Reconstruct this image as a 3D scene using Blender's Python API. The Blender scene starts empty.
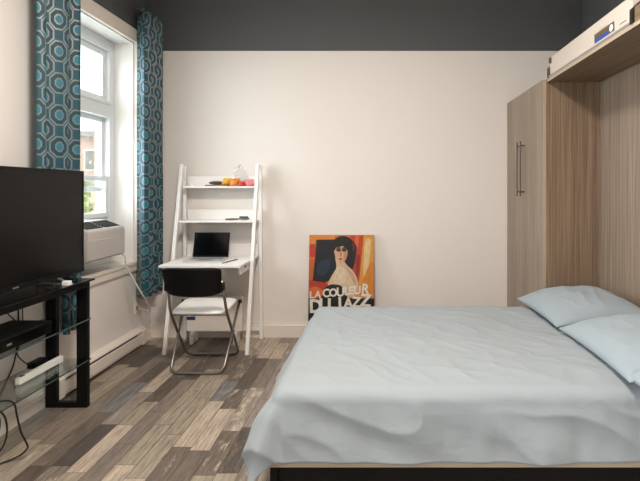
import bpy, bmesh, math, random
from mathutils import Vector, Matrix, noise
random.seed(7)
S = bpy.context.scene
COL = S.collection
PI = math.pi

# ------------------------------------------------------------------ materials
def lin(h):
    if isinstance(h, str):
        h = tuple(int(h[i:i+2], 16) for i in (0, 2, 4))
    r = []
    for c in h:
        c /= 255.0
        r.append(c/12.92 if c <= 0.04045 else ((c+0.055)/1.055)**2.4)
    return (r[0], r[1], r[2], 1.0)

def newmat(name):
    m = bpy.data.materials.new(name); m.use_nodes = True
    nt = m.node_tree
    return m, nt, nt.nodes['Principled BSDF']

def N(nt, t, **kw):
    n = nt.nodes.new(t)
    for k, v in kw.items(): setattr(n, k, v)
    return n

def mathn(nt, op, a, b=None, c=None):
    n = nt.nodes.new('ShaderNodeMath'); n.operation = op
    for i, x in enumerate((a, b, c)):
        if x is None: continue
        if isinstance(x, (int, float)): n.inputs[i].default_value = x
        else: nt.links.new(x, n.inputs[i])
    return n.outputs[0]

def mixc(nt, fac, a, b, blend='MIX'):
    n = nt.nodes.new('ShaderNodeMix'); n.data_type = 'RGBA'; n.blend_type = blend
    n.clamp_factor = True
    for s, x in ((n.inputs[0], fac), (n.inputs[6], a), (n.inputs[7], b)):
        if isinstance(x, (int, float)): s.default_value = x
        elif isinstance(x, tuple): s.default_value = x
        else: nt.links.new(x, s)
    return n.outputs[2]

def ramp(nt, fac, stops, interp='LINEAR'):
    n = nt.nodes.new('ShaderNodeValToRGB'); r = n.color_ramp; r.interpolation = interp
    while len(r.elements) < len(stops): r.elements.new(0.5)
    for e, (p, c) in zip(r.elements, stops):
        e.position = p; e.color = c
    nt.links.new(fac, n.inputs[0])
    return n.outputs[0]

def simple(name, col, rough=0.5, metal=0.0, bump=0.0, bscale=200.0, spec=0.5, vary=0.0, vscale=6):
    m, nt, p = newmat(name)
    c = lin(col)
    p.inputs['Base Color'].default_value = c
    p.inputs['Roughness'].default_value = rough
    p.inputs['Metallic'].default_value = metal
    p.inputs['Specular IOR Level'].default_value = spec
    tc = N(nt, 'ShaderNodeTexCoord')
    if vary:
        nz = N(nt, 'ShaderNodeTexNoise'); nz.inputs['Scale'].default_value = vscale; nz.inputs['Detail'].default_value = 4
        nt.links.new(tc.outputs['Object'], nz.inputs['Vector'])
        d = tuple(x*(1-vary) for x in c[:3]) + (1,)
        nt.links.new(mixc(nt, nz.outputs[0], d, c), p.inputs['Base Color'])
    if bump:
        nz = N(nt, 'ShaderNodeTexNoise'); nz.inputs['Scale'].default_value = bscale; nz.inputs['Detail'].default_value = 3
        nt.links.new(tc.outputs['Object'], nz.inputs['Vector'])
        b = N(nt, 'ShaderNodeBump'); b.inputs['Strength'].default_value = bump; b.inputs['Distance'].default_value = 0.002
        nt.links.new(nz.outputs[0], b.inputs['Height']); nt.links.new(b.outputs[0], p.inputs['Normal'])
    return m

WHITE_PAINT = 'E8E1DB'
DARK_PAINT = '58595B'
BAND_Z = 2.627

def wall_mat():
    m, nt, p = newmat('two_tone_wall_paint')
    tc = N(nt, 'ShaderNodeTexCoord'); sp = N(nt, 'ShaderNodeSeparateXYZ')
    nt.links.new(tc.outputs['Object'], sp.inputs[0])
    f = mathn(nt, 'GREATER_THAN', sp.outputs[2], BAND_Z)
    nz = N(nt, 'ShaderNodeTexNoise'); nz.inputs['Scale'].default_value = 1.5; nz.inputs['Detail'].default_value = 5
    nt.links.new(tc.outputs['Object'], nz.inputs['Vector'])
    w = lin(WHITE_PAINT); w2 = tuple(x*0.97 for x in w[:3])+(1,)
    d = lin(DARK_PAINT); d2 = tuple(x*0.9 for x in d[:3])+(1,)
    light = mixc(nt, nz.outputs[0], w2, w); dark = mixc(nt, nz.outputs[0], d2, d)
    nt.links.new(mixc(nt, f, light, dark), p.inputs['Base Color'])
    p.inputs['Roughness'].default_value = 0.6
    p.inputs['Specular IOR Level'].default_value = 0.3
    n2 = N(nt, 'ShaderNodeTexNoise'); n2.inputs['Scale'].default_value = 120
    nt.links.new(tc.outputs['Object'], n2.inputs['Vector'])
    b = N(nt, 'ShaderNodeBump'); b.inputs['Strength'].default_value = 0.05; b.inputs['Distance'].default_value = 0.002
    nt.links.new(n2.outputs[0], b.inputs['Height']); nt.links.new(b.outputs[0], p.inputs['Normal'])
    return m

def floor_mat():
    m, nt, p = newmat('rustic_plank_floor')
    tc = N(nt, 'ShaderNodeTexCoord'); sp = N(nt, 'ShaderNodeSeparateXYZ')
    nt.links.new(tc.outputs['Object'], sp.inputs[0])
    x, y = sp.outputs[0], sp.outputs[1]
    PW = 0.104
    xs = mathn(nt, 'ADD', mathn(nt, 'DIVIDE', x, PW), 100.35)
    colm = mathn(nt, 'FLOOR', xs); xf = mathn(nt, 'FRACT', xs)
    wn = N(nt, 'ShaderNodeTexWhiteNoise', noise_dimensions='1D'); nt.links.new(colm, wn.inputs['W'])
    yoff = mathn(nt, 'ADD', mathn(nt, 'MULTIPLY', wn.outputs['Value'], 37.0), mathn(nt, 'MULTIPLY', colm, 11.0))
    ys = mathn(nt, 'ADD', mathn(nt, 'DIVIDE', y, 0.46), yoff)
    vo = N(nt, 'ShaderNodeTexVoronoi', voronoi_dimensions='1D', feature='F1'); vo.inputs['Scale'].default_value = 1.0
    vo.inputs['Randomness'].default_value = 0.85
    nt.links.new(ys, vo.inputs['W'])
    ve = N(nt, 'ShaderNodeTexVoronoi', voronoi_dimensions='1D', feature='DISTANCE_TO_EDGE'); ve.inputs['Scale'].default_value = 1.0
    ve.inputs['Randomness'].default_value = 0.85
    nt.links.new(ys, ve.inputs['W'])
    cs = N(nt, 'ShaderNodeSeparateColor'); nt.links.new(vo.outputs['Color'], cs.inputs[0])
    r1, r2, r3 = cs.outputs[0], cs.outputs[1], cs.outputs[2]
    base = ramp(nt, r1, [(0.0, lin('62564B')), (0.09, lin('72665A')), (0.22, lin('8A7C6E')), (0.36, lin('978A7C')),
                         (0.48, lin('7C7A77')), (0.55, lin('A0937F')), (0.68, lin('837669')), (0.80, lin('BBAA96')), (0.92, lin('574F48'))], 'CONSTANT')
    # grain, stretched along the plank
    cmb = N(nt, 'ShaderNodeCombineXYZ')
    nt.links.new(mathn(nt, 'MULTIPLY', x, 70.0), cmb.inputs[0])
    nt.links.new(mathn(nt, 'ADD', mathn(nt, 'MULTIPLY', y, 5.0), mathn(nt, 'MULTIPLY', r2, 50.0)), cmb.inputs[1])
    nt.links.new(mathn(nt, 'MULTIPLY', r3, 20.0), cmb.inputs[2])
    g = N(nt, 'ShaderNodeTexNoise'); g.inputs['Scale'].default_value = 1.0; g.inputs['Detail'].default_value = 8; g.inputs['Roughness'].default_value = 0.78
    nt.links.new(cmb.outputs[0], g.inputs['Vector'])
    gr = ramp(nt, g.outputs[0], [(0.30, (0.36, 0.35, 0.34, 1)), (0.5, (0.92, 0.92, 0.92, 1)), (0.70, (1.40, 1.38, 1.36, 1))])
    base = mixc(nt, 1.0, base, (0.97, 0.985, 1.04, 1), 'MULTIPLY')
    c1 = mixc(nt, 1.0, base, gr, 'MULTIPLY')
    # worn paint flakes on some planks
    cm2 = N(nt, 'ShaderNodeCombineXYZ')
    nt.links.new(mathn(nt, 'MULTIPLY', x, 26.0), cm2.inputs[0])
    nt.links.new(mathn(nt, 'ADD', mathn(nt, 'MULTIPLY', y, 7.0), mathn(nt, 'MULTIPLY', r3, 90.0)), cm2.inputs[1])
    f2 = N(nt, 'ShaderNodeTexNoise'); f2.inputs['Scale'].default_value = 1.0; f2.inputs['Detail'].default_value = 8; f2.inputs['Roughness'].default_value = 0.7
    nt.links.new(cm2.outputs[0], f2.inputs['Vector'])
    thr = mathn(nt, 'ADD', 0.47, mathn(nt, 'MULTIPLY', r3, 0.32))
    flake = mathn(nt, 'MULTIPLY', mathn(nt, 'SUBTRACT', f2.outputs[0], thr), 9.0)
    flake.node.use_clamp = True
    c2 = mixc(nt, mathn(nt, 'MULTIPLY', flake, 0.75), c1, ramp(nt, r2, [(0, lin('B9A892')), (0.4, lin('D2C4AE')), (0.7, lin('7B6B5C'))], 'CONSTANT'))
    cm3 = N(nt, 'ShaderNodeCombineXYZ')
    nt.links.new(mathn(nt, 'MULTIPLY', x, 150.0), cm3.inputs[0])
    nt.links.new(mathn(nt, 'ADD', mathn(nt, 'MULTIPLY', y, 6.0), mathn(nt, 'MULTIPLY', r1, 70.0)), cm3.inputs[1])
    f3 = N(nt, 'ShaderNodeTexNoise'); f3.inputs['Scale'].default_value = 1.0; f3.inputs['Detail'].default_value = 3
    nt.links.new(cm3.outputs[0], f3.inputs['Vector'])
    ck = mathn(nt, 'MULTIPLY', mathn(nt, 'SUBTRACT', f3.outputs[0], 0.58), 10.0); ck.node.use_clamp = True
    c2 = mixc(nt, mathn(nt, 'MULTIPLY', ck, 0.55), c2, lin('3A322B'))
    # seams
    ex = mathn(nt, 'MINIMUM', xf, mathn(nt, 'SUBTRACT', 1.0, xf))
    sx = mathn(nt, 'LESS_THAN', ex, 0.022)
    sy = mathn(nt, 'LESS_THAN', ve.outputs['Distance'], 0.0045)
    seam = mathn(nt, 'MAXIMUM', sx, sy)
    c3 = mixc(nt, mathn(nt, 'MULTIPLY', seam, 0.65), c2, lin('2E2822'))
    nt.links.new(c3, p.inputs['Base Color'])
    nt.links.new(mathn(nt, 'ADD', 0.36, mathn(nt, 'MULTIPLY', g.outputs[0], 0.2)), p.inputs['Roughness'])
    h = mathn(nt, 'SUBTRACT', mathn(nt, 'MULTIPLY', g.outputs[0], 0.4), seam)
    b = N(nt, 'ShaderNodeBump'); b.inputs['Strength'].default_value = 0.25; b.inputs['Distance'].default_value = 0.002
    nt.links.new(h, b.inputs['Height']); nt.links.new(b.outputs[0], p.inputs['Normal'])
    return m

def wood_mat(name, a, b_, c_, axis=2, rough=0.45, sc=1.0):
    """laminate with thin streaks running along one axis"""
    m, nt, p = newmat(name)
    tc = N(nt, 'ShaderNodeTexCoord'); mp = N(nt, 'ShaderNodeMapping')
    s = [150.0*sc]*3; s[axis] = 1.6*sc
    mp.inputs['Scale'].default_value = s
    nt.links.new(tc.outputs['Object'], mp.inputs[0])
    n1 = N(nt, 'ShaderNodeTexNoise'); n1.inputs['Scale'].default_value = 1; n1.inputs['Detail'].default_value = 3; n1.inputs['Roughness'].default_value = 0.6
    nt.links.new(mp.outputs[0], n1.inputs['Vector'])
    mp2 = N(nt, 'ShaderNodeMapping'); s = [30.0*sc]*3; s[axis] = 0.4*sc
    mp2.inputs['Scale'].default_value = s
    nt.links.new(tc.outputs['Object'], mp2.inputs[0])
    n2 = N(nt, 'ShaderNodeTexNoise'); n2.inputs['Scale'].default_value = 1; n2.inputs['Detail'].default_value = 2
    nt.links.new(mp2.outputs[0], n2.inputs['Vector'])
    v = mathn(nt, 'ADD', mathn(nt, 'MULTIPLY', n1.outputs[0], 0.7), mathn(nt, 'MULTIPLY', n2.outputs[0], 0.3))
    nt.links.new(ramp(nt, v, [(0.36, lin(a)), (0.5, lin(b_)), (0.62, lin(c_))]), p.inputs['Base Color'])
    p.inputs['Roughness'].default_value = rough
    p.inputs['Specular IOR Level'].default_value = 0.35
    return m

def curtain_mat():
    m, nt, p = newmat('teal_geometric_fabric')
    uv = N(nt, 'ShaderNodeUVMap'); sp = N(nt, 'ShaderNodeSeparateXYZ'); nt.links.new(uv.outputs[0], sp.inputs[0])
    a = 0.198
    px = mathn(nt, 'DIVIDE', sp.outputs[0], a); py = mathn(nt, 'DIVIDE', sp.outputs[1], a)
    def octd(ox):
        fx = mathn(nt, 'ABSOLUTE', mathn(nt, 'SUBTRACT', mathn(nt, 'FRACT', mathn(nt, 'ADD', px, ox)), 0.5))
        fy = mathn(nt, 'ABSOLUTE', mathn(nt, 'SUBTRACT', mathn(nt, 'FRACT', mathn(nt, 'ADD', py, ox)), 0.5))
        dg = mathn(nt, 'MULTIPLY', mathn(nt, 'ADD', fx, fy), 0.7071)
        return mathn(nt, 'MAXIMUM', mathn(nt, 'MAXIMUM', fx, fy), dg)
    d = mathn(nt, 'MINIMUM', octd(10.0), octd(10.5))
    teal = lin('23788A'); dark = lin('0E3F4B'); sil = lin('748083'); mid = lin('124D5A')
    c = ramp(nt, d, [(0.0, teal), (0.12, sil), (0.165, dark), (0.285, sil), (0.335, mid)], 'CONSTANT')
    nz = N(nt, 'ShaderNodeTexNoise'); nz.inputs['Scale'].default_value = 180; nt.links.new(uv.outputs[0], nz.inputs['Vector'])
    c = mixc(nt, 0.25, c, mixc(nt, nz.outputs[0], (0.02, 0.05, 0.06, 1), (0.6, 0.66, 0.68, 1)), 'OVERLAY')
    nt.links.new(c, p.inputs['Base Color'])
    issil = ramp(nt, d, [(0.0, (0,0,0,1)), (0.115, (1,1,1,1)), (0.165, (0,0,0,1)), (0.285, (1,1,1,1)), (0.345, (0,0,0,1))], 'CONSTANT')
    nt.links.new(mathn(nt, 'SUBTRACT', 0.6, mathn(nt, 'MULTIPLY', issil, 0.2)), p.inputs['Roughness'])
    p.inputs['Sheen Weight'].default_value = 0.15
    return m

def fabric_mat(name, col, wr=0.0):
    m, nt, p = newmat(name)
    tc = N(nt, 'ShaderNodeTexCoord')
    p.inputs['Base Color'].default_value = lin(col)
    p.inputs['Roughness'].default_value = 0.85
    p.inputs['Specular IOR Level'].default_value = 0.2
    p.inputs['Sheen Weight'].default_value = 0.1
    n1 = N(nt, 'ShaderNodeTexNoise'); n1.inputs['Scale'].default_value = 700
    nt.links.new(tc.outputs['Object'], n1.inputs['Vector'])
    mp = N(nt, 'ShaderNodeMapping'); mp.inputs['Rotation'].default_value = (0, 0, 0.7); mp.inputs['Scale'].default_value = (9, 26, 14)
    nt.links.new(tc.outputs['Object'], mp.inputs[0])
    n2 = N(nt, 'ShaderNodeTexNoise'); n2.inputs['Scale'].default_value = 1; n2.inputs['Detail'].default_value = 4; n2.inputs['Distortion'].default_value = 1.2
    nt.links.new(mp.outputs[0], n2.inputs['Vector'])
    h = mathn(nt, 'ADD', mathn(nt, 'MULTIPLY', n1.outputs[0], 0.08), mathn(nt, 'MULTIPLY', n2.outputs[0], wr))
    b = N(nt, 'ShaderNodeBump'); b.inputs['Strength'].default_value = 0.6; b.inputs['Distance'].default_value = 0.006
    nt.links.new(h, b.inputs['Height']); nt.links.new(b.outputs[0], p.inputs['Normal'])
    return m

def brick_mat(name, a, b_, mortar, sx=1.0):
    m, nt, p = newmat(name)
    tc = N(nt, 'ShaderNodeTexCoord'); sp = N(nt, 'ShaderNodeSeparateXYZ'); nt.links.new(tc.outputs['Object'], sp.inputs[0])
    cb = N(nt, 'ShaderNodeCombineXYZ')
    nt.links.new(mathn(nt, 'ADD', sp.outputs[0], sp.outputs[1]), cb.inputs[0]); nt.links.new(sp.outputs[2], cb.inputs[1])
    br = N(nt, 'ShaderNodeTexBrick'); br.inputs['Scale'].default_value = sx
    br.inputs['Brick Width'].default_value = 0.21; br.inputs['Row Height'].default_value = 0.075; br.inputs['Mortar Size'].default_value = 0.01
    br.inputs['Color1'].default_value = lin(a); br.inputs['Color2'].default_value = lin(b_); br.inputs['Mortar'].default_value = lin(mortar)
    nt.links.new(cb.outputs[0], br.inputs['Vector']); nt.links.new(br.outputs['Color'], p.inputs['Base Color'])
    p.inputs['Roughness'].default_value = 0.85
    return m

def glass_mat(name, tint=(0.97, 0.985, 0.98, 1), refl=1.0, base=0.04):
    m = bpy.data.materials.new(name); m.use_nodes = True; nt = m.node_tree; nt.nodes.clear()
    out = N(nt, 'ShaderNodeOutputMaterial'); mx = N(nt, 'ShaderNodeMixShader')
    tr = N(nt, 'ShaderNodeBsdfTransparent'); tr.inputs[0].default_value = tint
    gl = N(nt, 'ShaderNodeBsdfGlossy'); gl.inputs['Roughness'].default_value = 0.03
    fr = N(nt, 'ShaderNodeFresnel'); fr.inputs['IOR'].default_value = 1.45
    nt.links.new(mathn(nt, 'MULTIPLY', fr.outputs[0], refl), mx.inputs[0])
    nt.links.new(tr.outputs[0], mx.inputs[1]); nt.links.new(gl.outputs[0], mx.inputs[2]); nt.links.new(mx.outputs[0], out.inputs[0])
    return m

def leaf_mat():
    m, nt, p = newmat('spring_leaves')
    tc = N(nt, 'ShaderNodeTexCoord'); nz = N(nt, 'ShaderNodeTexNoise'); nz.inputs['Scale'].default_value = 2.2
    nt.links.new(tc.outputs['Object'], nz.inputs['Vector'])
    nt.links.new(ramp(nt, nz.outputs[0], [(0.3, lin('93A45E')), (0.5, lin('B4BC78')), (0.7, lin('D2D29A'))]), p.inputs['Base Color'])
    p.inputs['Roughness'].default_value = 0.6
    return m

M = {}
M['wall'] = wall_mat()
M['floor'] = floor_mat()
M['ceiling'] = simple('ceiling_paint', 'E8E2DA', 0.8)
M['trim'] = simple('white_gloss_trim', 'EDEAE6', 0.35, bump=0.02)
M['wtrim'] = simple('warm_white_trim', 'E4DAD0', 0.4, bump=0.02)
M['vinyl'] = simple('white_vinyl', 'E4E8EA', 0.35)
M['oak'] = wood_mat('pale_oak_laminate', '796859', '8C7B6B', '9F8F80')
M['oakside'] = wood_mat('shaded_oak_laminate', '715D4B', '85705C', '98836E')  # same oak as the doors, shade on the side panels put into the colour
M['oakh'] = wood_mat('shaded_oak_board', '675645', '7A6753', '8A7865', axis=1)  # same oak again, darkened to paint in the shade under the overhead shelf
M['oakedge'] = simple('oak_edge_banding', 'B3A18C', 0.5)
M['curtain'] = curtain_mat()
M['duvet'] = fabric_mat('pale_blue_grey_cotton', '949B9F', 0.6)
M['pillow'] = fabric_mat('pale_blue_pillowcase', '919BA1', 0.4)
M['black'] = simple('satin_black', '0B0B0C', 0.45, spec=0.2)
M['blackgloss'] = simple('gloss_black', '060708', 0.12, spec=0.3)
M['screen'] = simple('television_screen', '100F0F', 0.24, spec=0.16)
M['blackplastic'] = simple('black_moulded_plastic', '08080A', 0.5, bump=0.05, spec=0.22)
M['cable'] = simple('black_cable', '141312', 0.5)
M['whitecable'] = simple('white_cable', 'CFC8C0', 0.5)
M['steel'] = simple('brushed_steel_tube', '8C8680', 0.32, metal=0.9)
M['bronze'] = simple('dark_nickel', '6A6058', 0.35, metal=0.9)
M['alu'] = simple('aluminium', 'B4B2B0', 0.35, metal=0.8)
M['white'] = simple('white_lacquer', 'EFECE9', 0.4, bump=0.01)
M['whiteplastic'] = simple('white_plastic', 'F0EDE8', 0.45)
M['acplastic'] = simple('warm_white_plastic', 'B9B3AE', 0.45)
M['casewhite'] = simple('cream_white_case', 'CFC3B7', 0.45)
M['darkslot'] = simple('dark_slot', '16140F', 0.7)
M['greyslot'] = simple('grey_slot', '5E574F', 0.6)
M['glass'] = glass_mat('window_glass', refl=0.6)
M['shelfglass'] = glass_mat('tinted_shelf_glass', (0.90, 0.94, 0.93, 1), 0.5)
M['glassedge'] = simple('green_glass_edge', '3E5350', 0.2)
M['plasticfilm'] = glass_mat('clear_plastic_film', (0.96, 0.955, 0.95, 1), 0.9)
M['brick'] = brick_mat('pale_red_brick', 'B98F80', 'C6A091', 'E0D8D0')
M['farbrick'] = brick_mat('weathered_brick', 'B07A66', 'BD8B78', 'C8B4A6', 1.0)
M['leaf'] = leaf_mat()
M['bark'] = simple('bark', '5A4A3C', 0.9)
M['grass'] = simple('grass_ground', '8A9A60', 0.9, vary=0.4)
M['roof'] = simple('dark_roof', '6A625C', 0.8)
M['blue'] = simple('printed_blue', '2F4E9C', 0.4)
M['brown'] = simple('printed_brown', '6B5430', 0.4)
M['navy'] = simple('navy_print', '223560', 0.5)
M['notebook'] = simple('brown_card', '9A6A48', 0.6)
M['orange'] = simple('orange_wrapper', 'F08A2A', 0.3, vary=0.3)
M['yellow'] = simple('yellow_wrapper', 'F2B63C', 0.3, vary=0.3)
M['red'] = simple('red_wrapper', 'E0483C', 0.3, vary=0.3)
M['pink'] = simple('pink_wrapper', 'EE8C8E', 0.3, vary=0.3)
M['brushgrey'] = simple('grey_brush_plastic', '55534F', 0.5)
M['laptopsilver'] = simple('laptop_silver', 'C9C9C9', 0.35, metal=0.3)
M['keys'] = simple('laptop_keys', '8f8f90', 0.5)
M['darkcloth'] = simple('shadow_grey_lining', '5C6264', 0.9)

# ------------------------------------------------------------------ mesh helpers
class MB:
    def __init__(s): s.bm = bmesh.new(); s.mi = 0
    def _new(s, faces):
        for f in faces: f.material_index = s.mi
    def box(s, x0, x1, y0, y1, z0, z1, bev=0.0, seg=2):
        vs = [s.bm.verts.new((x, y, z)) for x in (x0, x1) for y in (y0, y1) for z in (z0, z1)]
        q = [(0,1,3,2), (4,6,7,5), (0,4,5,1), (2,3,7,6), (0,2,6,4), (1,5,7,3)]
        fs = [s.bm.faces.new([vs[i] for i in f]) for f in q]
        s._new(fs)
        if bev:
            ed = list({e for f in fs for e in f.edges})
            r = bmesh.ops.bevel(s.bm, geom=ed, offset=bev, segments=seg, affect='EDGES', profile=0.5)
            s._new(r['faces'])
        return s
    def prism(s, pts, axis, a0, a1, bev=0.0):
        """pts: 2-D outline; axis: extrusion axis ('x','y','z')"""
        def mk(p, a):
            if axis == 'x': return (a, p[0], p[1])
            if axis == 'y': return (p[0], a, p[1])
            return (p[0], p[1], a)
        A = [s.bm.verts.new(mk(p, a0)) for p in pts]; B = [s.bm.verts.new(mk(p, a1)) for p in pts]
        n = len(pts); fs = [s.bm.faces.new(A), s.bm.faces.new(B[::-1])]
        for i in range(n):
            j = (i+1) % n; fs.append(s.bm.faces.new((A[i], B[i], B[j], A[j])))
        s._new(fs)
        if bev:
            ed = list({e for f in fs for e in f.edges})
            r = bmesh.ops.bevel(s.bm, geom=ed, offset=bev, segments=2, affect='EDGES', profile=0.5)
            s._new(r['faces'])
        return s
    def beam(s, p0, p1, w, d, bev=0.0):
        """square bar from p0 to p1; w along world X, d along the other direction"""
        p0, p1 = Vector(p0), Vector(p1); t = (p1-p0).normalized()
        ux = Vector((1, 0, 0)); ux = (ux - t*ux.dot(t)).normalized(); uy = t.cross(ux)
        vs = []
        for p in (p0, p1):
            for a, b in ((-1,-1), (1,-1), (1,1), (-1,1)):
                vs.append(s.bm.verts.new(p + ux*a*w/2 + uy*b*d/2))
        fs = [s.bm.faces.new([vs[i] for i in f]) for f in ((0,3,2,1), (4,5,6,7), (0,1,5,4), (1,2,6,5), (2,3,7,6), (3,0,4,7))]
        s._new(fs)
        if bev:
            ed = list({e for f in fs for e in f.edges})
            r = bmesh.ops.bevel(s.bm, geom=ed, offset=bev, segments=2, affect='EDGES', profile=0.5); s._new(r['faces'])
        return s
    def tube(s, pts, r, seg=10, smooth=0, closed=False):
        P = [Vector(p) for p in pts]
        if smooth:
            Q = []; n = len(P)
            for i in range(n if closed else n-1):
                a, b = P[i], P[(i+1) % n]
                pa = P[i-1] if (closed or i > 0) else a*2-b
                pb = P[(i+2) % n] if (closed or i+2 < n) else b*2-a
                for k in range(smooth):
                    t = k/smooth
                    Q.append(0.5*((2*a) + (b-pa)*t + (2*pa-5*a+4*b-pb)*t*t + (3*a-pa-3*b+pb)*t**3))
            if not closed: Q.append(P[-1])
            P = Q
        n = len(P); rings = []
        t0 = (P[1]-P[0]).normalized()
        nrm = t0.orthogonal().normalized()
        for i in range(n):
            if closed: t = (P[(i+1) % n]-P[i-1]).normalized()
            else: t = (P[min(i+1, n-1)]-P[max(i-1, 0)]).normalized()
            nrm = (nrm - t*nrm.dot(t)).normalized(); bn = t.cross(nrm)
            rr = r[i] if isinstance(r, (list, tuple)) else r
            rings.append([s.bm.verts.new(P[i] + (nrm*math.cos(2*PI*k/seg) + bn*math.sin(2*PI*k/seg))*rr) for k in range(seg)])
        fs = []
        for i in range(n if closed else n-1):
            A, B = rings[i], rings[(i+1) % n]
            for k in range(seg):
                l = (k+1) % seg
                fs.append(s.bm.faces.new((A[k], A[l], B[l], B[k])))
        if not closed:
            fs.append(s.bm.faces.new(rings[0][::-1])); fs.append(s.bm.faces.new(rings[-1]))
        s._new(fs); return s
    def cyl(s, c0, c1, r, seg=20): return s.tube([c0, c1], r, seg)
    def grid(s, fn, nu, nv, uvfn=None):
        V = [[s.bm.verts.new(fn(i/nu, j/nv)) for j in range(nv+1)] for i in range(nu+1)]
        uvl = s.bm.loops.layers.uv.verify() if uvfn else None
        fs = []
        for i in range(nu):
            for j in range(nv):
                f = s.bm.faces.new((V[i][j], V[i+1][j], V[i+1][j+1], V[i][j+1])); fs.append(f)
                if uvl:
                    for l, (a, b) in zip(f.loops, ((i,j), (i+1,j), (i+1,j+1), (i,j+1))):
                        l[uvl].uv = uvfn(a/nu, b/nv)
        s._new(fs); return s
    def blob(s, c, r, n=2, amp=0.0, seed=0, sc=3.0):
        res = bmesh.ops.create_icosphere(s.bm, subdivisions=n, radius=1.0)
        for v in res['verts']:
            k = 1 + amp*noise.noise(v.co*sc + Vector((seed*3.1, seed, 0)))
            v.co = Vector((c[0]+v.co.x*r[0]*k, c[1]+v.co.y*r[1]*k, c[2]+v.co.z*r[2]*k))
        return s

def build(name, mb, mat, parent=None, smooth=False, mods=None):
    me = bpy.data.meshes.new(name)
    bmesh.ops.recalc_face_normals(mb.bm, faces=mb.bm.faces[:])
    root = parent
    while root is not None and root.parent is not None: root = root.parent
    if root is not None:
        off = root.get('_o', None)
        if off is not None: bmesh.ops.translate(mb.bm, verts=mb.bm.verts[:], vec=(-off[0], -off[1], -off[2]))
    mb.bm.to_mesh(me); mb.bm.free()
    for m_ in (mat if isinstance(mat, (list, tuple)) else [mat]): me.materials.append(m_)
    if smooth:
        for p in me.polygons: p.use_smooth = True
        if smooth != 'all':
            me.set_sharp_from_angle(angle=math.radians(40))
    o = bpy.data.objects.new(name, me); COL.objects.link(o)
    if parent is not None: o.parent = parent
    return o

def tag(o, label, cat, group=None):
    o['label'] = label; o['category'] = cat
    if group: o['group'] = group
    return o
def thing(name, label, cat, loc, group=None):
    o = bpy.data.objects.new(name, None); COL.objects.link(o)
    o.empty_display_size = 0.1
    o.location = loc; o['_o'] = tuple(float(v) for v in loc)
    return tag(o, label, cat, group)
def struct(name, mb, mat, parent=None, smooth=False):
    o = build(name, mb, mat, parent, smooth)
    if parent is None: o['kind'] = 'structure'
    return o
def solo(name, mb, mat, label, cat, loc, group=None, smooth=False):
    """a thing that is one mesh, origin at its base"""
    bmesh.ops.translate(mb.bm, verts=mb.bm.verts[:], vec=(-loc[0], -loc[1], -loc[2]))
    o = build(name, mb, mat, None, smooth); o.location = loc
    return tag(o, label, cat, group)

# ------------------------------------------------------------------ the room
XL, XR, YB, YF, ZC = -2.075, 1.883, 4.344, -1.7, 3.30
WZ0, WZ1 = 0.745, 2.61                     # window opening heights
WIN = [(3.00, 4.04), (-0.95, 0.29)]        # left wall openings; the second is unseen, added for fill light

struct('floor', MB().box(-2.46, XR+0.15, YF-0.15, YB+0.15, -0.12, 0), M['floor'])
struct('ceiling', MB().box(-2.46, XR+0.15, YF-0.15, YB+0.15, ZC, ZC+0.12), M['ceiling'])
struct('wall_back', MB().box(-2.46, XR+0.15, YB, YB+0.15, 0, ZC), M['wall'])
struct('wall_right', MB().box(XR, XR+0.15, YF, YB, 0, ZC), M['wall'])
struct('wall_front', MB().box(-2.46, XR+0.15, YF-0.15, YF, 0, ZC), M['wall'])
def holed(x0, x1):
    mb = MB(); ys = [YF]
    for a, b in sorted(WIN): ys += [a, b]
    ys.append(YB)
    for i in range(0, len(ys), 2): mb.box(x0, x1, ys[i], ys[i+1], 0, ZC)
    for a, b in WIN:
        mb.box(x0, x1, a, b, 0, WZ0-0.03); mb.box(x0, x1, a, b, WZ1, ZC)
    return mb
struct('wall_left', holed(-2.30, XL), M['wall'])
struct('wall_exterior', holed(-2.405, -2.30), M['brick'])

# baseboards: tall board with a small cap bead
def base_profile(depth=0.018, h=0.135):
    return [(0, 0), (depth, 0), (depth, h-0.025), (depth*0.6, h-0.012), (depth*0.6, h), (0, h)]
struct('baseboard_back', MB().prism([(YB-d, z) for d, z in base_profile()], 'x', XL, 1.19), M['wtrim'])
struct('baseboard_left', MB().prism([(XL+d, z) for d, z in base_profile(0.014, 0.09)], 'y', YF, YB-0.02), M['wtrim'])

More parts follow.
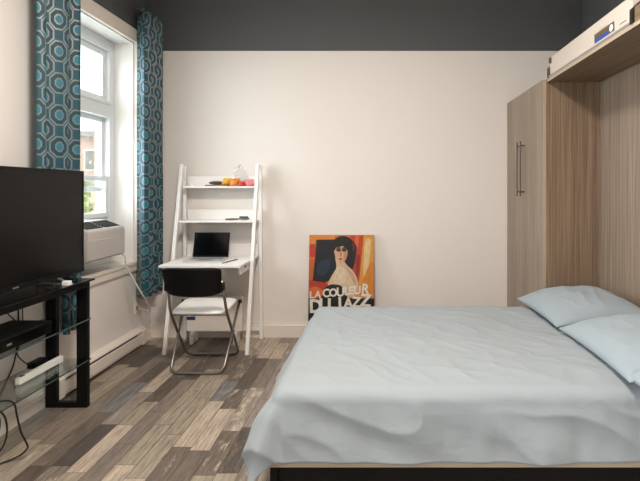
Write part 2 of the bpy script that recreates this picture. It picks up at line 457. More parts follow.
def window(n, y0, y1, cut):
    """deep-set window on the left wall: fixed upper light over a double-hung pair; lower sash raised when cut"""
    m = MB()
    m.box(-2.295, XL-0.001, y0, y0+0.012, WZ0, WZ1); m.box(-2.295, XL-0.001, y1-0.012, y1, WZ0, WZ1)     # reveal boards
    m.box(-2.295, XL-0.001, y0, y1, WZ1-0.012, WZ1)
    w = struct('window_%d' % n, m, M['trim'])
    t = MB()   # casing on the wall face
    t.box(XL, XL+0.022, y0-0.10, y0, WZ0-0.08, WZ1+0.11, 0.003); t.box(XL, XL+0.022, y1, y1+0.10, WZ0-0.08, WZ1+0.11, 0.003)
    t.box(XL, XL+0.022, y0, y1, WZ1, WZ1+0.11, 0.003)
    t.box(XL, XL+0.030, y0, y1, WZ1-0.004, WZ1+0.012, 0.003)
    t.box(XL, XL+0.030, y1-0.004, y1+0.012, WZ0, WZ1, 0.003); t.box(XL, XL+0.030, y0-0.012, y0+0.004, WZ0, WZ1, 0.003)
    build('window_casing', t, M['wtrim'], w)
    s = MB().box(-2.295, XL+0.028, y0-0.0, y1+0.0, WZ0-0.03, WZ0, 0.004).box(XL, XL+0.02, y0, y1, WZ0-0.085, WZ0-0.03, 0.003)
    build('window_sill', s, M['wtrim'], w)
    f = MB(); a0, a1 = y0+0.012, y1-0.012
    X0, X1 = -2.32, -2.235
    for ya, yb in ((a0, a0+0.075), (a1-0.075, a1)): f.box(X0, X1, ya, yb, WZ0, WZ1-0.012, 0.004)
    f.box(X0, X1, a0+0.075, a1-0.075, WZ1-0.10, WZ1-0.012, 0.004)
    f.box(X0, X1, a0+0.075, a1-0.075, WZ0, WZ0+0.10, 0.004)
    f.box(X0, X1+0.012, a0+0.075, a1-0.075, 1.95, 2.075, 0.006)        # transom
    f.box(X0, X1+0.022, a0+0.075, a1-0.075, 2.055, 2.08, 0.004)
    build('window_frame', f, M['vinyl'], w)
    b0, b1 = a0+0.075, a1-0.075
    def sash(x0, x1, z0, z1, wd, nm='sash'):
        q = MB()
        q.box(x0, x1, b0, b0+wd, z0, z1, 0.004); q.box(x0, x1, b1-wd, b1, z0, z1, 0.004)
        q.box(x0, x1, b0+wd, b1-wd, z0, z0+wd, 0.004); q.box(x0, x1, b0+wd, b1-wd, z1-wd, z1, 0.004)
        so = build(nm, q, M['vinyl'], w)
        xm = (x0+x1)/2
        build('pane', MB().box(xm-0.003, xm+0.003, b0+wd, b1-wd, z0+wd, z1-wd), M['glass'], so)
    sash(-2.305, -2.265, 2.075, WZ1-0.10, 0.05)
    sash(-2.312, -2.280, 1.335, 1.95, 0.04)                               # upper sash, outside
    z0 = 1.125 if cut else WZ0+0.10
    sash(-2.276, -2.244, z0, z0+0.34 if cut else 1.40, 0.04)              # lower sash, inside
    return w
window(1, WIN[0][0], WIN[0][1], True)
window(2, WIN[1][0], WIN[1][1], False)  # unseen window, added to let fill light into the room

# ------------------------------------------------------------------ outside the window
struct('ground', MB().box(-60, -2.47, -25, 70, -4.2, -4.0), M['grass'])
def tree(x, y, h, cr, label):
    t = thing('street_tree', label, 'tree', (x, y, -4.0), 'trees outside the window')
    tr = MB().tube([(x, y, -4.0), (x+0.1, y, -2.5), (x, y+0.1, h-4-cr*1.2), (x, y, h-4-cr*0.5)], [0.16, 0.13, 0.10, 0.05], 8)
    for k in range(6):
        a = k*1.05; tr.tube([(x, y+0.05, h-4-cr*1.3+0.1*k), (x+math.cos(a)*cr*0.6, y+math.sin(a)*cr*0.6, h-4-cr*0.7+0.15*k)], [0.06, 0.02], 6)
    build('trunk', tr, M['bark'], t)
    lf = MB(); rnd = random.Random(int(x*10+y))
    for k in range(2600):
        d = Vector((rnd.gauss(0, 1), rnd.gauss(0, 1), rnd.gauss(0, 1))).normalized()*(rnd.random()**0.4)*cr
        d *= 0.8 + 0.5*noise.noise(d*0.9 + Vector((x, y, 0)))
        c = Vector((x, y, h-4-cr)) + d
        u = Vector((rnd.gauss(0, 1), rnd.gauss(0, 1), rnd.gauss(0, 1))).normalized(); v = u.orthogonal().normalized()
        s_ = rnd.uniform(0.08, 0.16)
        lf.bm.faces.new([lf.bm.verts.new(c+u*s_), lf.bm.verts.new(c+v*s_*0.5), lf.bm.verts.new(c-u*s_), lf.bm.verts.new(c-v*s_*0.5)])
    build('crown', lf, M['leaf'], t)
tree(-8.6, 14.2, 6.0, 1.9, 'bright green leafy tree seen through the window, the nearer one')
tree(-14.6, 23.0, 6.9, 2.6, 'paler green tree farther off through the window, below the brick house')
hs = thing('brick_house', 'pinkish brick house beyond the trees outside the window', 'house', (-24, 40, -4))
build('wall', MB().box(-31, -18, 38, 46, -4, 5.6), M['farbrick'], hs)
build('roof', MB().prism([(37.5, 5.6), (46.5, 5.6), (42, 6.6)], 'x', -31.4, -17.6), M['roof'], hs)
for k in range(4):
    wx = -29.5+k*3
    for wz in (-2.4, 0.2, 2.9):
        fo = build('window', MB().box(wx, wx+1.1, 37.93, 38.0, wz, wz+1.7, 0.02), M['vinyl'], hs)
        build('pane', MB().box(wx+0.1, wx+1.0, 37.91, 37.93, wz+0.1, wz+1.6), M['greyslot'], fo)

# ------------------------------------------------------------------ curtains and rod
ROD_X, ROD_Z = -1.992, 2.84
rod = thing('curtain_rod', 'thin dark metal rod carrying both teal curtains over the window', 'curtain rod', (ROD_X, 3.4, ROD_Z))
build('rod', MB().cyl((ROD_X, 2.45, ROD_Z), (ROD_X, 4.325, ROD_Z), 0.010, 14), M['bronze'], rod, True)
for y in (2.50, 4.322):
    build('bracket', MB().box(XL, XL+0.012, y-0.02, y+0.02, ROD_Z-0.04, ROD_Z+0.04, 0.003).cyl((XL, y, ROD_Z), (ROD_X, y, ROD_Z), 0.007, 10), M['bronze'], rod)
build('finial', MB().tube([(ROD_X, 4.322, ROD_Z), (ROD_X, 4.332, ROD_Z), (ROD_X, 4.341, ROD_Z)], [0.012, 0.018, 0.008], 12), M['bronze'], rod, True)

def curtain(y0, y1, nf, z0, amp, label, ph, mat, shift=None, ks=1.0):
    t = thing('curtain', label, 'curtain', (ROD_X, (y0+y1)/2, z0), 'curtains')
    ztop = ROD_Z+0.045
    NS = nf*24
    def path(s, zz):
        k = (ztop-zz)/(ztop-z0)
        a = 2*PI*nf*s + ph
        am = amp*(1.0 + 0.18*k*math.sin(3.1*s*nf+1.3))
        x = ROD_X + am*math.sin(a + 0.35*k*math.sin(2.2*s*nf)) + 0.006*math.sin(5*a+3*k)*k
        y = y0 + (y1-y0)*s + 0.018*k*math.sin(2*a)
        if shift:
            q = min(1, max(0, (1.50-zz)/0.60)); q = q*q*(3-2*q)
            x = x - 0.012*q + 0.012*q*math.sin(a)*-1
            y = y*(1-q) + q*(shift[0] + (shift[1]-shift[0])*s)
        return x, y
    arc = [0.0]
    for i in range(NS):
        p, q = path(i/NS, ztop), path((i+1)/NS, ztop); arc.append(arc[-1]+math.hypot(q[0]-p[0], q[1]-p[1]))
    def fn(u, v):
        z = z0 + (ztop-z0)*v; x, y = path(u, z); return (x, y, z)
    mb = MB().grid(fn, NS, 60, lambda u, v: (arc[round(u*NS)]*ks, (ztop-z0)*v))
    cl = build('cloth', mb, mat, t, 'all')
    md = cl.modifiers.new('thickness', 'SOLIDIFY'); md.thickness = 0.003
    for k in range(-2, 2*nf+3):           # eyelets where the cloth crosses the rod
        s = (k*PI - ph)/(2*PI*nf)
        if s < 0.02 or s > 0.98: continue
        y = y0+(y1-y0)*s
        pts = [(ROD_X+0.022*math.cos(a*2*PI/16), y, ROD_Z+0.022*math.sin(a*2*PI/16)) for a in range(16)]
        build('eyelet', MB().tube(pts, 0.005, 8, closed=True), M['bronze'], t, True)
curtain(2.735, 3.15, 2, 0.43, 0.046, 'teal patterned curtain left of the window, hanging behind the television', 0.4, M['curtain'], (3.005, 3.215), 1.42)
curtain(3.985, 4.312, 3, 0.435, 0.046, 'teal patterned curtain in the room corner, right of the window', 2.3, M['curtain'], None, 1.35)

# ------------------------------------------------------------------ window air conditioner
ac = thing('air_conditioner', 'white window air conditioner sitting under the raised sash', 'air conditioner', (-2.1, 3.5, 0.845))
ay0, ay1 = 3.225, 3.70
prof = [(-2.42, 0.847), (-1.985, 0.85), (-1.972, 0.865), (-1.972, 1.055), (-1.985, 1.07), (-2.12, 1.122), (-2.42, 1.122)]
build('body', MB().prism(prof, 'y', ay0, ay1, 0.006), M['acplastic'], ac, True)
def slope(x): return 1.07 + (-1.985-x)*(0.052/0.135)
lv = MB()
for a, b in ((ay0+0.025, 3.447), (3.477, ay1-0.025)):
    lv.prism([(-1.998, slope(-1.998)-0.004), (-2.105, slope(-2.105)-0.004), (-2.105, slope(-2.105)+0.002), (-1.998, slope(-1.998)+0.002)], 'y', a, b)
g = build('air_outlet', lv, M['darkslot'], ac)
fn_ = MB()
for k in range(5):
    x = -2.005-0.022*k
    fn_.prism([(x, slope(x)), (x-0.003, slope(x)), (x-0.006, slope(x)+0.006), (x-0.003, slope(x)+0.006)], 'y', ay0+0.03, ay1-0.03)
build('louver', fn_, M['black'], g)
build('front_panel', MB().box(-1.973, -1.966, ay0+0.012, ay1-0.012, 0.862, 0.998, 0.003), M['acplastic'], ac)
build('side_panel', MB().box(-2.275, -2.262, ay1, WIN[0][1]-0.087, 0.845, 1.125), M['vinyl'], ac)
build('side_panel', MB().box(-2.275, -2.262, WIN[0][0]+0.087, ay0, 0.845, 1.125), M['vinyl'], ac)
cp = [(-1.99, 3.68, 0.86), (-1.98, 3.72, 0.82), (-1.985, 3.74, 0.757), (-1.93, 3.757, 0.635), (-1.875, 3.76, 0.535), (-1.87, 3.82, 0.464), (-1.93, 4.03, 0.325), (-2.00, 4.07, 0.318), (-2.06, 4.075, 0.335)]
build('power_cord', MB().tube(cp, 0.005, 8, 8), M['whitecable'], ac, True)
ol = thing('wall_outlet', 'small white wall outlet below the corner curtain', 'outlet', (XL, 4.05, 0.28))
build('plate', MB().box(XL, XL+0.008, 4.045, 4.115, 0.285, 0.378, 0.003), M['wtrim'], ol)
build('socket', MB().box(XL+0.008, XL+0.012, 4.06, 4.09, 0.32, 0.35, 0.002), M['greyslot'], ol)

# ------------------------------------------------------------------ baseboard heater
ht = thing('baseboard_heater', 'long white electric baseboard heater low on the window wall', 'heater', (XL+0.03, 3.5, 0.02))
hy0, hy1 = 3.0, 4.13
hp = [(XL+0.001, 0.022), (XL+0.055, 0.022), (XL+0.055, 0.035), (XL+0.062, 0.040), (XL+0.062, 0.108), (XL+0.040, 0.112), (XL+0.040, 0.128), (XL+0.060, 0.132), (XL+0.058, 0.142), (XL+0.02, 0.162), (XL+0.001, 0.162)]
build('body', MB().prism(hp, 'y', hy0, hy1), M['wtrim'], ht)
build('grille', MB().box(XL+0.0405, XL+0.046, hy0+0.10, hy1-0.12, 0.1125, 0.1275), M['darkslot'], ht)
build('bottom_vent', MB().box(XL+0.01, XL+0.05, hy0+0.02, hy1-0.02, 0.012, 0.0215), M['darkslot'], ht)
for a, b in ((hy0-0.004, hy0+0.05), (hy1-0.06, hy1+0.004)):
    build('end_cap', MB().prism([(XL+0.001, 0.018), (XL+0.064, 0.018), (XL+0.064, 0.136), (XL+0.022, 0.165), (XL+0.001, 0.165)], 'y', a, b), M['wtrim'], ht)

# ------------------------------------------------------------------ television stand
sx0, sx1, sy0, sy1 = -2.055, -1.797, 1.62, 2.962
st = thing('television_stand', 'black open television stand with glass shelves by the window wall', 'tv stand', (-1.91, 2.28, 0))
build('top', MB().box(sx0-0.005, sx1+0.03, sy0-0.03, sy1+0.005, 0.786, 0.798, 0.003), M['blackgloss'], st)
build('top_rail', MB().box(sx0, sx1, sy0, sy1, 0.748, 0.786, 0.003), M['black'], st)
for y in (sy0, sy1-0.032):
    for x in (sx0, sx1-0.066):
        build('leg', MB().box(x, x+0.066, y, y+0.032, 0.0, 0.748, 0.003), M['black'], st)
    build('foot_bar', MB().box(sx0+0.066, sx1-0.066, y, y+0.032, 0.0, 0.034, 0.003), M['black'], st)
for z in (0.552, 0.302):
    b = build('shelf', MB().box(sx0+0.01, sx1+0.025, sy0+0.032, sy1-0.032, z, z+0.008), M['shelfglass'], st)
    build('front_edge', MB().box(sx1+0.0251, sx1+0.0266, sy0+0.032, sy1-0.032, z, z+0.008), M['glassedge'], b)

tv = thing('television', 'large black flat screen television standing on the black stand', 'television', (-1.87, 2.42, 0.798))
ty0, ty1, tz0, tz1 = 1.86, 3.005, 0.835, 1.47
TX = -1.862
build('cabinet', MB().box(TX-0.045, TX-0.004, ty0, ty1, tz0, tz1, 0.004).box(TX-0.085, TX-0.04, ty0+0.18, ty1-0.18, tz0+0.05, tz0+0.40, 0.01), M['blackplastic'], tv)
bz = MB().box(TX-0.006, TX, ty0, ty1, tz1-0.012, tz1).box(TX-0.006, TX, ty0, ty0+0.012, tz0, tz1-0.012).box(TX-0.006, TX, ty1-0.012, ty1, tz0, tz1-0.012)
bz.box(TX-0.006, TX+0.002, ty0, ty1, tz0, tz0+0.024)
build('bezel', bz, M['black'], tv)
build('screen', MB().box(TX-0.006, TX-0.002, ty0+0.012, ty1-0.012, tz0+0.024, tz1-0.012), M['screen'], tv)
build('logo_badge', MB().box(TX+0.002, TX+0.003, 2.415, 2.455, tz0+0.008, tz0+0.015), M['alu'], tv)
for yy in (2.06, 2.76):
    build('foot', MB().tube([(TX-0.11, yy, 0.804), (TX-0.02, yy, 0.836), (TX+0.075, yy, 0.804)], 0.006, 8, 4).box(TX-0.12, TX+0.085, yy-0.012, yy+0.012, 0.7985, 0.806, 0.002), M['alu'], tv, True)
solo('power_adapter', MB().box(-1.815, -1.775, 2.72, 2.755, 0.798, 0.824, 0.004), M['whiteplastic'],
     'tiny white adapter under the far corner of the television', 'adapter', (-1.795, 2.74, 0.798))

mp_ = thing('media_player', 'black media box on the middle glass shelf', 'media player', (-1.9, 2.25, 0.56))
build('case', MB().box(-2.02, -1.795, 1.98, 2.61, 0.566, 0.632, 0.004), M['blackplastic'], mp_)
build('front_panel', MB().box(-1.7952, -1.792, 1.985, 2.605, 0.573, 0.626, 0.001), M['blackgloss'], mp_)
build('badge', MB().box(-1.792, -1.7915, 2.29, 2.32, 0.592, 0.601), M['alu'], mp_)
for yy in (2.03, 2.50):
    build('foot', MB().cyl((-1.83, yy, 0.56), (-1.83, yy, 0.567), 0.012, 12), M['black'], mp_)

ps = thing('power_bar', 'flat white power bar lying on the lower glass shelf', 'power bar', (-1.915, 2.68, 0.3105))
build('case', MB().box(-1.93, -1.902, 2.52, 2.87, 0.3105, 0.346, 0.003), M['whiteplastic'], ps)
build('switch', MB().box(-1.925, -1.907, 2.54, 2.565, 0.346, 0.349, 0.001), M['greyslot'], ps)
bb = thing('charger', 'little black charger brick behind the white power bar', 'charger', (-2.0, 2.80, 0.3105))
build('case', MB().box(-2.03, -1.98, 2.74, 2.845, 0.3105, 0.348, 0.005), M['blackplastic'], bb)
build('cord', MB().tube([(-2.0, 2.745, 0.335), (-2.015, 2.71, 0.36), (-2.05, 2.695, 0.42), (-2.055, 2.74, 0.50), (-2.06, 2.75, 0.62), (-2.066, 2.75, 0.74)], 0.0035, 6, 8), M['cable'], bb, True)

def cable(pts, label, r=0.0042):
    mn = min(p[2] for p in pts)
    c = pts[0]
    solo('cable', MB().tube(pts, r, 8, 10), M['cable'], label, 'cable', (c[0], c[1], mn-r), 'black cables below the television', 'all')
cable([(-2.066, 2.72, 0.74), (-2.066, 2.725, 0.60), (-2.066, 2.715, 0.45), (-2.063, 2.68, 0.35), (-2.062, 2.62, 0.27), (-2.05, 2.54, 0.18), (-2.0, 2.46, 0.09), (-2.02, 2.40, 0.02), (-2.03, 2.2, 0.006)],
      'black cable dropping from the television behind the shelves')
cable([(-2.066, 2.60, 0.74), (-2.06, 2.64, 0.66), (-2.045, 2.68, 0.605), (-2.04, 2.70, 0.575)], 'short black cable slanting down to the media box', 0.0035)
cable([(-1.76, 2.02, 0.40), (-1.745, 2.12, 0.385), (-1.74, 2.21, 0.365), (-1.735, 2.26, 0.33), (-1.735, 2.28, 0.26), (-1.74, 2.31, 0.17), (-1.745, 2.35, 0.10), (-1.76, 2.38, 0.05), (-1.80, 2.37, 0.014), (-1.86, 2.31, 0.006), (-1.89, 2.27, 0.006), (-1.86, 2.22, 0.006)],
      'outermost black cable looping over the glass shelf to the floor')
cable([(-1.76, 2.00, 0.375), (-1.748, 2.10, 0.35), (-1.745, 2.18, 0.33), (-1.745, 2.22, 0.28), (-1.76, 2.25, 0.20), (-1.80, 2.28, 0.12), (-1.87, 2.32, 0.05), (-1.93, 2.33, 0.010), (-1.97, 2.27, 0.006), (-1.95, 2.16, 0.006)],
      'inner black cable looping beside the outermost one')
cable([(-1.75, 1.99, 0.33), (-1.742, 2.08, 0.325), (-1.74, 2.12, 0.29), (-1.742, 2.13, 0.24), (-1.75, 2.10, 0.15), (-1.77, 2.04, 0.08), (-1.80, 1.99, 0.02), (-1.82, 1.94, 0.006)],
      'black cable bunched at the left edge of the photo')

cable([(-1.765, 2.01, 0.345), (-1.752, 2.09, 0.335), (-1.748, 2.17, 0.318), (-1.75, 2.19, 0.25), (-1.77, 2.17, 0.16), (-1.79, 2.10, 0.08), (-1.82, 2.05, 0.02), (-1.86, 2.02, 0.006)],
      'thick black cable hanging between the two cable loops by the photo edge', 0.006)
# ------------------------------------------------------------------ ladder desk
ld = thing('ladder_desk', 'white leaning ladder desk with two shelves against the back wall', 'desk', (-1.40, 4.05, 0))
fy0, fy1, fz1 = 3.866, 4.262, 1.582
def fy(z): return fy0 + (fy1-fy0)*z/fz1
LXL, LXR = -1.737, -1.062
for x, dx in ((LXL, -0.02), (LXR, -0.012)):
    build('front_post', MB().beam((x, fy0, 0.0), (x+dx, fy1, fz1), 0.030, 0.030, 0.003), M['white'], ld)
for x in (LXL, LXR+0.012):
    build('rear_post', MB().beam((x, 4.295, 0.0), (x-0.01, 4.295, fz1-0.015), 0.030, 0.028, 0.003), M['white'], ld)
for z, nm in ((1.384, 'shelf'), (1.082, 'shelf')):
    y0 = fy(z)-0.02
    sh = build(nm, MB().box(LXL+0.012, LXR-0.012, y0, 4.31, z-0.016, z, 0.002), M['white'], ld)
    build('back_lip', MB().box(LXL+0.015, LXR-0.015, 4.300, 4.312, z, z+0.09, 0.002), M['white'], sh)
dsk = build('desktop', MB().box(LXL+0.004, LXR-0.020, 3.745, 4.30, 0.732, 0.752, 0.003), M['white'], ld)
build('back_lip', MB().box(LXL+0.015, LXR-0.015, 4.290, 4.305, 0.752, 0.86, 0.002), M['white'], dsk)
build('apron', MB().box(LXL+0.03, LXL+0.05, 3.80, 4.28, 0.67, 0.732, 0.002).box(LXR-0.055, LXR-0.035, 3.80, 4.28, 0.67, 0.732, 0.002).box(LXL+0.05, LXR-0.055, 4.0, 4.02, 0.69, 0.732), M['white'], ld)
build('bolt', MB().cyl((LXR-0.035, 3.93, 0.715), (LXR-0.028, 3.93, 0.715), 0.010, 12), M['black'], ld)
build('crossbar', MB().box(LXL, LXR, 4.282, 4.308, 0.075, 0.105, 0.003), M['white'], ld)
build('crossbar', MB().box(LXL, LXR, 4.282, 4.308, 1.535, 1.56, 0.003), M['white'], ld) if False else None

# panel heater standing below the desk
ph = thing('panel_heater', 'low white panel unit with a blue label under the ladder desk', 'heater', (-1.40, 4.2, 0))
build('body', MB().box(-1.68, -1.19, 4.165, 4.235, 0.10, 0.405, 0.01), M['wtrim'], ph)
build('label', MB().box(-1.675, -1.60, 4.1635, 4.165, 0.205, 0.235), M['navy'], ph)
for x in (-1.64, -1.26):
    build('foot', MB().box(x, x+0.03, 4.13, 4.265, 0.0, 0.10, 0.004), M['white'], ph)

# laptop
lp = thing('laptop', 'open laptop with a black screen on the white desktop', 'laptop', (-1.42, 4.05, 0.752))
lx0, lx1, ly0, ly1 = -1.515, -1.205, 3.90, 4.115
lp_x = -0.090
build('base', MB().box(lx0+lp_x, lx1+lp_x, ly0, ly1, 0.7525, 0.766, 0.004), M['laptopsilver'], lp)
build('keyboard', MB().box(lx0+lp_x+0.02, lx1+lp_x-0.02, ly0+0.09, ly1-0.025, 0.766, 0.7668), M['keys'], lp)
build('trackpad', MB().box(-1.49, -1.38, ly0+0.015, ly0+0.08, 0.766, 0.7665), M['alu'], lp)
lean = math.radians(14); hgt = 0.215
sc_ = MB()
def lidpt(x, t, off): return (x, ly1+math.sin(lean)*t+math.cos(lean)*off, 0.768+math.cos(lean)*t-math.sin(lean)*off)
def slab(mb, xa, xb, t0, t1, o0, o1):
    vs = [mb.bm.verts.new(lidpt(x, t, o)) for x in (xa, xb) for t in (t0, t1) for o in (o0, o1)]
    for f in ((0,1,3,2), (4,6,7,5), (0,4,5,1), (2,3,7,6), (0,2,6,4), (1,5,7,3)): mb.bm.faces.new([vs[i] for i in f])
    return mb
lid = build('lid', slab(MB(), lx0+lp_x, lx1+lp_x, 0, hgt, 0, 0.007), M['black'], lp)
build('screen', slab(MB(), lx0+lp_x+0.008, lx1+lp_x-0.008, 0.012, hgt-0.008, -0.0008, 0.0), M['blackgloss'], lid)
solo('pen', MB().tube([(-1.255, 3.84, 0.7565), (-1.20, 4.05, 0.7565), (-1.196, 4.065, 0.7555)], [0.0045, 0.0045, 0.0015], 8), M['brushgrey'],
     'thin dark pen lying right of the laptop on the desktop', 'pen', (-1.23, 3.95, 0.752), smooth=True)

# items on the shelves
solo('notebook', MB().box(-1.53, -1.33, 4.205, 4.295, 1.3845, 1.397, 0.002), M['notebook'], 'thin brown notebook lying on the top ladder shelf', 'notebook', (-1.43, 4.25, 1.3845))
gl_ = thing('eyeglasses_case', 'dark oblong eyeglasses case on the brown notebook', 'eyeglasses case', (-1.442, 4.25, 1.397))
build('case', MB().blob((-1.442, 4.25, 1.414), (0.068, 0.026, 0.017), 3), M['brushgrey'], gl_, True)
build('band', MB().tube([(-1.442+0.0685*math.cos(a), 4.25+0.0265*math.sin(a), 1.414) for a in [k*PI/16 for k in range(32)]], 0.002, 6, closed=True), M['black'], gl_)
def packet(name, cx, w, h, z, mat, label, seed, tilt=0.0, d=0.05):
    t = thing(name, label, 'packet', (cx, 4.235, z), 'wrapped snack packets on the top shelf')
    def side(sg):
        def fn(u, v):
            a, b = u*2-1, v*2-1
            th = d/2*(max(0, 1-abs(a)**3))**0.7*(max(0, 1-abs(b)**3))**0.7
            th += 0.006*noise.noise(Vector((a*2+seed, b*2, sg)))
            return (cx+a*w/2+b*tilt, 4.235-sg*max(th, 0.001), z+h/2+b*h/2*(1-0.1*a*a))
        return fn
    mb = MB().grid(side(1), 16, 14); mb.grid(side(-1), 16, 14)
    build('pouch', mb, mat, t, 'all')
    c = MB()
    for k in range(9):
        x = cx-w/2+w*(k+0.5)/9+tilt
        c.box(x-w/20, x+w/20, 4.232, 4.237, z+h-0.006*(1+0.3*(k % 2)), z+h+0.006)
    build('crimped_edge', c, mat, t)
packet('snack_packet', -1.350, 0.07, 0.052, 1.3975, M['yellow'], 'orange yellow packet beside the dark eyeglasses case', 1, 0.01)
packet('snack_packet', -1.275, 0.075, 0.062, 1.3845, M['orange'], 'bright orange packet in the middle of the shelf clutter', 2, 0.01)
packet('snack_packet', -1.208, 0.05, 0.035, 1.3845, M['red'], 'flat red packet lying below the clear plastic bag', 3, 0.0, 0.07)
packet('snack_packet', -1.137, 0.080, 0.055, 1.3845, M['pink'], 'pink packet at the right end of the top shelf', 4, -0.005)
pb = thing('plastic_bag', 'crumpled clear plastic bag standing on the top ladder shelf', 'plastic bag', (-1.2, 4.27, 1.3845))
def bagfn(sg):
    def fn(u, v):
        a = u*2-1
        w = 0.070*(1-v**2.2)**0.5 + 0.008
        th = 0.010*math.sqrt(max(0, 1-a*a))*(1-0.5*v)
        nz = noise.noise(Vector((a*3, v*4, sg*2.0)))*0.012
        return (-1.225+a*w-0.02*v, 4.285-sg*(th+0.001)+nz*0.3, 1.386+v*0.175+nz*0.3*v)
    return fn
mb = MB().grid(bagfn(1), 14, 20); mb.grid(bagfn(-1), 14, 20)
build('film', mb, M['plasticfilm'], pb, 'all')
build('knot', MB().blob((-1.245, 4.285, 1.564), (0.012, 0.008, 0.012), 2, 0.4, 3), M['plasticfilm'], pb, 'all')
solo('bottle_cap', MB().tube([(-1.66, 4.25, 1.3845), (-1.66, 4.25, 1.400), (-1.66, 4.25, 1.404)], [0.017, 0.017, 0.013], 18), M['whiteplastic'],
     'small round white cap at the left end of the top ladder shelf', 'cap', (-1.66, 4.25, 1.3845), smooth=True)
hb = thing('hair_brush', 'dark hair brush lying on the lower ladder shelf', 'hair brush', (-1.22, 4.2, 1.082))
build('handle', MB().tube([(-1.335, 4.16, 1.093), (-1.28, 4.165, 1.093), (-1.22, 4.175, 1.094)], [0.006, 0.009, 0.007], 10, 0), M['brushgrey'], hb, True)
build('head', MB().blob((-1.175, 4.18, 1.097), (0.052, 0.024, 0.011), 3), M['brushgrey'], hb, True)
br_ = MB()
for i in range(9):
    for j in range(3):
        bx, by = -1.212+i*0.009, 4.168+j*0.010
        br_.cyl((bx, by, 1.106), (bx, by, 1.118), 0.0014, 5)
o = build('bristles', br_, M['black'], hb); o['kind'] = 'stuff'

# ------------------------------------------------------------------ folding chair
fc = thing('folding_chair', 'folding chair with white seat and black backrest at the ladder desk', 'chair', (-1.33, 3.6, 0))
R_ = 0.0105
def rounded(pl, r, n=6):
    """polyline with rounded corners"""
    P = [Vector(p) for p in pl]; out = [P[0]]
    for i in range(1, len(P)-1):
        a, b, c = P[i-1], P[i], P[i+1]
        d1 = (a-b).normalized(); d2 = (c-b).normalized()
        p, q = b+d1*r, b+d2*r
        for k in range(n+1):
            t = k/n; out.append(p*(1-t)**2 + b*2*t*(1-t) + q*t*t)
    out.append(P[-1]); return out
# frame A: backrest posts running down and forward to the far floor bar
A = [(-1.505, 3.405, 0.70), (-1.520, 3.475, 0.455), (-1.558, 3.868, R_), (-1.125, 3.868, R_), (-1.105, 3.475, 0.455), (-1.118, 3.405, 0.70)]
build('back_frame', MB().tube(rounded(A, 0.07), R_, 12), M['steel'], fc, 'all')
# frame B: from the front of the seat down and back to the near floor bar
B = [(-1.545, 3.80, 0.452), (-1.512, 3.455, R_), (-1.128, 3.455, R_), (-1.105, 3.80, 0.452)]
build('seat_frame', MB().tube(rounded(B, 0.07), R_, 12), M['steel'], fc, 'all')
def backfn(sg):
    def fn(u, v):
        a = u*2-1
        edge = min(1.0, (1-abs(a)**8))
        w = 0.203 + 0.012*v
        bow = -0.035*(1-a*a)
        zc = 0.595 + 0.205*v
        y = 3.425 - 0.055*v + bow
        th = 0.011*max(0.0, (1-abs(a)**10))**0.5*max(0.0, (1-abs(2*v-1)**8))**0.5
        cor = 0.018*abs(a)**8*(1-2*v)
        return (-1.325 + a*w, y - sg*th, zc + cor - 0.014*(1-a*a)*(1-v))
    return fn
mb = MB().grid(backfn(1), 40, 20); mb.grid(backfn(-1), 40, 20)
bmesh.ops.remove_doubles(mb.bm, verts=mb.bm.verts[:], dist=0.0004)
bk = build('backrest', mb, M['blackplastic'], fc, 'all')
for x in (-1.512, -1.112):
    build('post_cap', MB().box(x-0.014, x+0.014, 3.385, 3.43, 0.625, 0.685, 0.006), M['black'], bk)
# seat: shallow dished tray with rolled rim
def seatfn(top):
    def fn(u, v):
        a, b = u*2-1, v*2-1
        w = 0.208 + 0.006*v
        ra = (abs(a)**6 + abs(b)**6)
        edge = max(0.0, 1-ra)**0.35 if ra < 1 else 0.0
        k = 1.0 if ra <= 1 else ra**(-1/6)
        x = -1.327 - 0.010*v + a*k*w; y = 3.668 + b*k*0.178
        z = 0.438 + 0.030*v
        dish = -0.006*(1-a*a)*(1-b*b)
        return (x, y, z + (0.016*edge + dish*edge if top else -0.018*edge))
    return fn
mb = MB().grid(seatfn(True), 36, 36); mb.grid(seatfn(False), 36, 36)
bmesh.ops.remove_doubles(mb.bm, verts=mb.bm.verts[:], dist=0.0004)
se = build('seat', mb, M['whiteplastic'], fc, 'all')
build('label', MB().box(-1.37, -1.335, 3.486, 3.489, 0.421, 0.429), M['greyslot'], se)
for x in (-1.552, -1.100):
    build('pivot_cap', MB().cyl((x-0.012, 3.80, 0.456), (x+0.012, 3.80, 0.456), 0.016, 14), M['black'], fc, True)
for x in (-1.535, -1.110):
    build('rivet', MB().cyl((x-0.012, 3.650, 0.262), (x+0.012, 3.650, 0.262), 0.009, 10), M['steel'], fc, True)
build('strut', MB().cyl((-1.515, 3.50, 0.425), (-1.105, 3.50, 0.425), 0.006, 8), M['steel'], fc, True)

